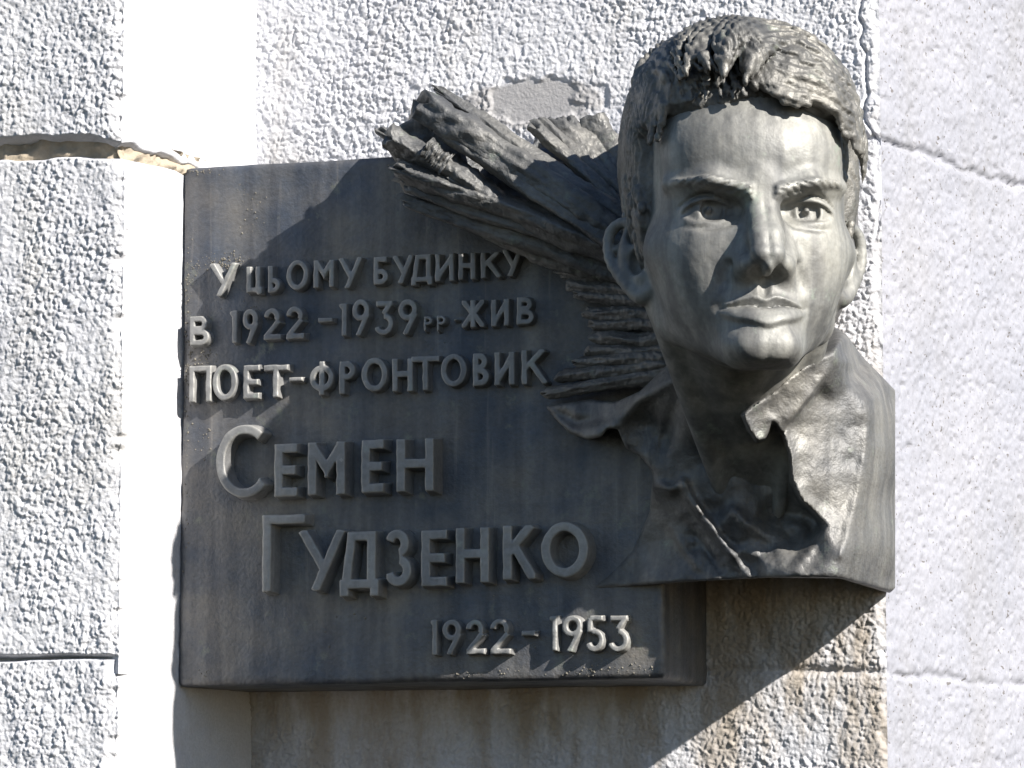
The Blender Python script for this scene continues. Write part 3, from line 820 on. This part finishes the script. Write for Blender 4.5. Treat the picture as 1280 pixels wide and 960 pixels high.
# waves swept to the right over the top
for k_ in range(9):
    v0 = 152 + k_ * 14
    clump([(-6 + 3 * k_, v0 + 4), (28 + 2 * k_, v0 + 10), (64, v0 - 2 - k_), (100 - k_, v0 - 26 - 2 * k_), (126 - 2 * k_, v0 - 46 - 2 * k_)], 9, 9 - 0.4 * k_ + 7 * (k_ % 2), 6.5, 4, R_=(154, 190, 200), tipw=0.3)
for k_ in range(6):
    v0 = 236 + k_ * 7
    clump([(-60 + 10 * k_, v0), (-20 + 8 * k_, v0 + 12), (30 + 5 * k_, v0 + 4), (84, v0 - 24)], 10, 5 + 4 * (k_ % 2), 7.0, 4, R_=(150, 191, 200), tipw=0.5)
for k_ in range(4):
    clump([(-40 - 8 * k_, 262 - 6 * k_), (-78 - 5 * k_, 240 - 12 * k_), (-108 - 3 * k_, 206 - 20 * k_), (-122, 160 - 20 * k_)], 10, 5, 7.0, 4, tipw=0.4)
# the curl lying on the forehead
clump([(4, 166), (14, 142), (36, 128), (58, 132), (72, 146)], 8, 14, 5.5, 4, tipw=0.6)
clump([(30, 160), (50, 146), (74, 140), (90, 128)], 8, 10, 5.5, 4, tipw=0.3)
clump([(70, 158), (88, 146), (104, 122), (110, 96)], 9, 8, 6.0, 4, R_=(152, 190, 200), tipw=0.3)
clump([(92, 166), (114, 144), (126, 110), (128, 70)], 9, 6, 6.0, 4, R_=(154, 190, 200), tipw=0.4)
clump([(100, 200), (120, 170), (134, 130), (138, 90)], 9, 5, 6.5, 4, R_=(156, 190, 200), tipw=0.4)
clump([(112, 140), (130, 112), (136, 76), (134, 36)], 8, 4, 6.0, 4, R_=(154, 190, 200), tipw=0.4)
# short side hair combed back, both sides
for sgn in (-1, 1):
    for i in range(36):
        w0 = rl.uniform(-60, 60); v0 = rl.uniform(-10, 112); L = rl.uniform(36, 62); ph = rl.uniform(0, 6)
        pts = []
        for s in np.linspace(0, 1, 5):
            ww = w0 - 20 * s + 4 * math.sin(s * 6 + ph); vv = v0 - L * s
            t = max(0.0, 1 - abs((vv - 85) / 181) ** 2.6 - abs((ww + 18) / 193) ** 2.6)
            pts.append((sgn * (140 * t ** (1 / 2.6) - 1.0), vv, ww))
        add_lock(pts, rl.uniform(4.5, 7), 2.5)
def locks_f(p, d):
    shp = p[0].shape
    P0 = [np.ascontiguousarray(c).ravel() for c in p]
    dd = d.ravel().copy()
    regular = len(shp) == 3 and shp[0] > 2
    for a, b, ra, rb in LOCKS:
        m = max(ra, rb) + 9
        lo = [min(a[i], b[i]) - m for i in range(3)]; hi = [max(a[i], b[i]) + m for i in range(3)]
        if regular:
            ax = (p[0][:, 0, 0], p[1][0, :, 0], p[2][0, 0, :])
            s = tuple(slice(np.searchsorted(ax[i], lo[i]), np.searchsorted(ax[i], hi[i])) for i in range(3))
            sub = tuple(c[s] for c in p)
            if sub[0].size == 0: continue
            d3 = dd.reshape(shp)
            d3[s] = smin(d3[s], cap(sub, a, b, ra, rb), 3.5)
        else:
            k_ = (P0[0] > lo[0]) & (P0[0] < hi[0]) & (P0[1] > lo[1]) & (P0[1] < hi[1]) & (P0[2] > lo[2]) & (P0[2] < hi[2])
            if not k_.any(): continue
            dd[k_] = smin(dd[k_], cap(tuple(c[k_] for c in P0), a, b, ra, rb), 3.5)
    return dd.reshape(shp)
def hair_f(p):
    u, v, w = p
    m = hair_mask(p)
    th = -8 + 17 * sstep(-6, 22, m) + 5 * sstep(130, 210, v) + 8 * sstep(40, 110, u) * sstep(-10, 60, v) * sstep(-10, 30, m) + 8 * sstep(-50, -105, u) * sstep(50, 130, v) * sstep(-10, 30, m) - 5 * sstep(30, -20, u) * sstep(90, 130, w) * sstep(250, 200, v)
    d = skull(p) - th
    d = locks_f(p, d)
    # strand grooves along the locks
    d = d + 1.4 * np.abs(vnoise(u * .05 + v * .03, v * .09 - u * .05, w * .12, 91)) + 0.7 * vnoise(u * .03 + v * .02, (v + 0.35 * np.maximum(u, 0)) * .20, w * .2, 92)
    # combed grooves following the sweep of the hair
    wob = 9 * vnoise(u * .022, v * .022, w * .022, 95) + 4 * vnoise(u * .06, v * .06, w * .06, 96)
    cr_ = v + 0.0022 * np.clip(u - 10, 0, 200) ** 2 + wob
    cl_ = u + 0.35 * (v - 200) + wob
    cs_ = w - 0.25 * v + wob
    rgt_ = sstep(-10, 25, u) * sstep(150, 120, np.abs(u)); sid_ = sstep(115, 128, np.abs(u))
    cmb = rgt_ * (1 - sid_) * np.sin(cr_ * 0.55) + (1 - rgt_) * (1 - sid_) * np.sin(cl_ * 0.62) + sid_ * np.sin(cs_ * 0.6)
    d = d + 1.9 * cmb * (0.6 + 0.6 * vnoise(u * .03, v * .03, w * .03, 97))
    d = smax(d, -(m + 34), 16)
    return d
v, f = surface_nets(hair_f, (-184, -70, -225), (190, 312, 240), 2.9, 2)
hair = part('hair', head_world(v), f, M_hair, head)

# ------------------------------------------------------------------ coat and collar, cut off square below
GX0, GX1, GY0, GY1 = 650, 1150, 380, 780
gx, gy = np.meshgrid(np.arange(GX0, GX1 + 1, 2.0), np.arange(GY0, GY1 + 1, 2.0), indexing='ij')
CP = np.array([
 (1075, 455, .13), (1050, 425, .12), (1020, 415, .16), (1118, 500, .07), (1118, 620, .06), (1116, 735, .05), (1090, 500, .20), (1079, 560, .255), (1063, 640, .272), (1052, 690, .28), (1048, 725, .282), (1090, 680, .19), (1095, 600, .19),
 (1040, 480, .25), (1005, 480, .30), (1035, 560, .305), (990, 560, .32), (985, 600, .315), (1010, 650, .275), (1015, 690, .272), (985, 700, .285),
 (930, 530, .30), (960, 548, .30), (985, 515, .32), (962, 580, .28), (950, 635, .272), (915, 600, .28), (905, 560, .28), (880, 560, .27),
 (856, 602, .262), (880, 645, .256), (935, 722, .255), (905, 690, .25), (930, 655, .272), (960, 670, .27), (900, 655, .258), (1000, 722, .29), (960, 722, .272), (975, 640, .265),
 (838, 640, .238), (865, 700, .235), (820, 700, .222), (780, 725, .207), (735, 737, .198), (806, 640, .22), (822, 606, .255), (780, 660, .2), (735, 700, .195),
 (800, 572, .262), (768, 542, .275), (742, 548, .27), (690, 510, .245), (740, 512, .25), (800, 492, .285), (843, 470, .31), (850, 520, .30), (835, 565, .27), (872, 540, .29), (812, 530, .255), (845, 590, .262),
 (700, 420, .2), (760, 420, .22), (900, 430, .33), (960, 430, .36), (1140, 420, .05), (1140, 760, .04), (660, 760, .19), (900, 770, .28), (1000, 770, .28), (660, 600, .19), (700, 620, .19)], float)
def tps_fit(c):
    n = len(c); X = c[:, :2] / 100.0
    r2 = ((X[:, None] - X[None]) ** 2).sum(-1)
    K = np.where(r2 > 0, r2 * np.log(r2 + 1e-12), 0) + 0.02 * np.eye(n)
    Q = np.hstack([np.ones((n, 1)), X])
    A = np.vstack([np.hstack([K, Q]), np.hstack([Q.T, np.zeros((3, 3))])])
    s = np.linalg.solve(A, np.concatenate([c[:, 2], np.zeros(3)]))
    return X, s[:n], s[n:]
def tps_eval(model, x, y):
    X, wgt, a = model
    x = x / 100.0; y = y / 100.0
    r = a[0] + a[1] * x + a[2] * y
    for (cx, cy), wk in zip(X, wgt):
        r2 = (x - cx) ** 2 + (y - cy) ** 2
        r = r + wk * r2 * np.log(r2 + 1e-12)
    return r
def polydist(pts, x, y):
    """distance to a polyline and position along it 0..1"""
    best = np.full(x.shape, 1e9); tt = np.zeros(x.shape); sd = np.zeros(x.shape)
    n = len(pts) - 1
    for i in range(n):
        ax, ay = pts[i]; bx, by = pts[i + 1]
        dx, dy = bx - ax, by - ay; L2 = dx * dx + dy * dy
        t = np.clip(((x - ax) * dx + (y - ay) * dy) / L2, 0, 1)
        ex, ey = x - ax - t * dx, y - ay - t * dy
        d = np.hypot(ex, ey); m = d < best
        best = np.where(m, d, best); tt = np.where(m, (i + t) / n, tt); sd = np.where(m, np.sign(dx * ey - dy * ex), sd)
    return best, tt, sd
HMAP = tps_eval(tps_fit(CP), gx, gy)
def ridge(pts, wid, hgt):
    global HMAP
    d, t, s = polydist(pts, gx, gy)
    HMAP = HMAP + hgt * np.exp(-(d / wid) ** 2) * (0.35 + 0.65 * np.sin(np.clip(t, 0.03, 0.97) * math.pi))
def step(pts, hgt, soft, reach):
    """the ground to the right of the line (walking along it) rises by hgt and falls off over reach"""
    global HMAP
    d, t, s = polydist(pts, gx, gy)
    sd = d * s
    HMAP = HMAP + hgt * sstep(-soft, soft, sd) * np.exp(-(np.maximum(sd, 0) / reach) ** 2) * sstep(0, .08, t) * sstep(1, .92, t)
ridge([(854, 603), (862, 622), (885, 655), (912, 690), (938, 722)], 6, .022)
ridge([(822, 606), (838, 612), (853, 606)], 7, .016)
ridge([(905, 655), (918, 640), (930, 655), (965, 668)], 9, .016)
ridge([(975, 655), (1000, 660), (1008, 690), (985, 712)], 10, .014)
ridge([(840, 660), (858, 690), (880, 715)], 6, .008)
ridge([(855, 650), (885, 690), (905, 720)], 5, -.008)
ridge([(900, 690), (930, 690), (950, 700)], 8, .008)
ridge([(850, 470), (800, 500), (770, 530)], 9, .014)
ridge([(848, 500), (835, 540), (828, 570)], 9, -.014)
ridge([(690, 512), (720, 528), (752, 524)], 7, -.010)
ridge([(1090, 500), (1080, 560), (1064, 640), (1051, 695)], 5, .012)
step([(975, 538), (985, 570), (990, 600), (1000, 625), (1040, 655)], -.055, 3.0, 60)
def plateau(poly, pts, soft, blend=None):
    """lay a flat piece (collar, lapel) with crisp edges over the relief; its plane passes through three points"""
    global HMAP
    pts = np.array(pts, float)
    A = np.hstack([pts[:, :2], np.ones((3, 1))]); co = np.linalg.solve(A, pts[:, 2])
    pln = co[0] * gx + co[1] * gy + co[2]
    sd = poly_sdf(np.array(poly, float), gx + 2 * vnoise(gx / 18, gy / 18, 0, 55), gy + 2 * vnoise(gx / 18, gy / 18, 4, 56))
    bl = sstep(blend[0], blend[1], gx) if blend else 0 * gx
    m = np.clip((soft + 24 * bl - sd) / (2 * soft + 30 * bl), 0, 1); m = m * m * (3 - 2 * m)
    HMAP = HMAP * (1 - m) + (pln + (1 - bl) * 0.006 * np.exp(-(sd / 9) ** 2) * (sd < 0) + 0.003 * vnoise(gx / 30, gy / 30, 0, 57)) * m
plateau([(977, 541), (1012, 500), (1048, 462), (1082, 500), (1080, 560), (1064, 640), (1050, 664), (1030, 655), (1002, 630), (990, 602), (985, 570)], [(980, 560, .322), (1080, 520, .242), (1045, 655, .268)], 3, (1015, 1055))
plateau([(924, 517), (962, 490), (1008, 452), (1050, 430), (1052, 452), (1015, 497), (976, 540), (966, 530), (958, 548), (946, 554), (934, 540)], [(930, 520, .378), (950, 550, .355), (1045, 445, .325)], 3, (1015, 1045))
HMAP = HMAP + 0.0026 * fbm(gx / 30, gy / 30, 0, 5, 4) + 0.0045 * sstep(690, 640, np.abs(gx - 940) * 1.0 + 580) * sstep(600, 660, gy) * fbm(gx / 16, gy / 16, 0, 6, 3)
OUT = np.array([(850, 440), (800, 489), (768, 503), (738, 499), (682, 508), (694, 524), (712, 541), (735, 550), (752, 546), (760, 536), (772, 536), (782, 560), (803, 573), (816, 592), (812, 640), (790, 690), (735, 738), (860, 727), (960, 722), (1050, 723), (1112, 742), (1119, 735), (1119, 488), (1100, 468), (1078, 446), (1058, 418), (1030, 400), (940, 395)], float)
PMAP = poly_sdf(OUT, gx, gy) * 0.001
ZBOT = float(P(1050, 723, -0.285)[2])
def lookup(A, x, y):
    fx = np.clip((x - GX0) / 2.0, 0, A.shape[0] - 1.001); fy = np.clip((y - GY0) / 2.0, 0, A.shape[1] - 1.001)
    i = fx.astype(int); j = fy.astype(int); a = fx - i; b = fy - j
    return A[i, j] * (1 - a) * (1 - b) + A[i + 1, j] * a * (1 - b) + A[i, j + 1] * (1 - a) * b + A[i + 1, j + 1] * a * b
XR = float(P(1119, 600, -0.06)[0])
def coat_f(p):
    w = np.stack([np.asarray(c, float) for c in p], -1)
    px, py = PX(w)
    dep = -p[1]
    H = lookup(HMAP, px, py); S = lookup(PMAP, px, py)
    d = (dep - H) * 0.75
    d = smax(d, S, 0.006)
    d = smax(d, ZBOT - p[2], 0.004)
    return smax(d, p[1] - 0.003, 0.004)
c0 = P(675, 760, -0.2); c1 = P(1125, 400, 0)
v, f = surface_nets(coat_f, (c0[0] - 0.03, -0.47, ZBOT - 0.02), (XR + 0.03, 0.02, c1[2] + 0.05), 0.0036, 2)
coat = part('coat', v, f, M_coat)
coat['label'] = 'open coat with pointed collar, cut off square below the chest'

# bronze core joining the head's back to the wall
def core_f(p):
    c = P(925, 280, -0.2)
    x, y, z = p
    q = np.sqrt(((x - c[0]) / 0.105) ** 2 + ((z - c[2] - 0.02) / 0.17) ** 2)
    d = (q - 1) * 0.105
    return smax(smax(d, -0.30 - y, 0.01), y - 0.003, 0.01)
cc = P(925, 280, -0.2)
v, f = surface_nets(core_f, (cc[0] - 0.13, -0.33, cc[2] - 0.19), (cc[0] + 0.13, 0.02, cc[2] + 0.23), 0.008, 1)
part('mounting_core', v, f, M_panel)

# crumbs of dried dirt and cobweb fluff clinging to the panel's left side
rc = np.random.RandomState(3)
cv, cf = [], []
octa = np.array([(1, 0, 0), (0, 1, 0), (-1, 0, 0), (0, -1, 0), (0, 0, 1), (0, 0, -1)], float)
of = np.array([(0, 1, 4), (1, 2, 4), (2, 3, 4), (3, 0, 4), (1, 0, 5), (2, 1, 5), (3, 2, 5), (0, 3, 5)])
for (x, y, sx, sy, n) in [(282, 328, 20, 9, 170), (246, 338, 12, 8, 70), (256, 452, 9, 12, 80), (250, 212, 14, 6, 90), (316, 266, 10, 18, 50), (300, 238, 6, 12, 20), (234, 470, 6, 40, 90), (232, 380, 5, 50, 110), (305, 392, 20, 10, 25), (232, 600, 5, 120, 60), (262, 552, 16, 16, 30), (760, 838, 60, 6, 60), (640, 842, 60, 5, 40), (520, 400, 120, 60, 25), (560, 790, 200, 40, 30), (250, 840, 14, 8, 30)]:
    for k in range(n):
        px, py = x + sx * rc.randn() * 0.7, y + sy * rc.randn() * 0.7
        c = P(px, py, -FRONT)
        if c[0] < PXL + 0.004 or c[2] > PZT - 0.004 or c[2] < PZB + 0.004: continue
        r = 0.0005 + 0.0013 * rc.rand() ** 2
        q = octa * r * (0.6 + 0.9 * rc.rand(6, 3))
        ang = rc.rand() * 6.28
        ca, sa = math.cos(ang), math.sin(ang)
        q = np.stack([q[:, 0] * ca - q[:, 2] * sa, q[:, 1], q[:, 0] * sa + q[:, 2] * ca], -1)
        cf.append(of + 6 * len(cv)); cv.append(q + c)
dirt = part('dried_dirt', np.concatenate(cv), np.concatenate(cf), M_dirt, panel, False)
dirt['kind'] = 'stuff'
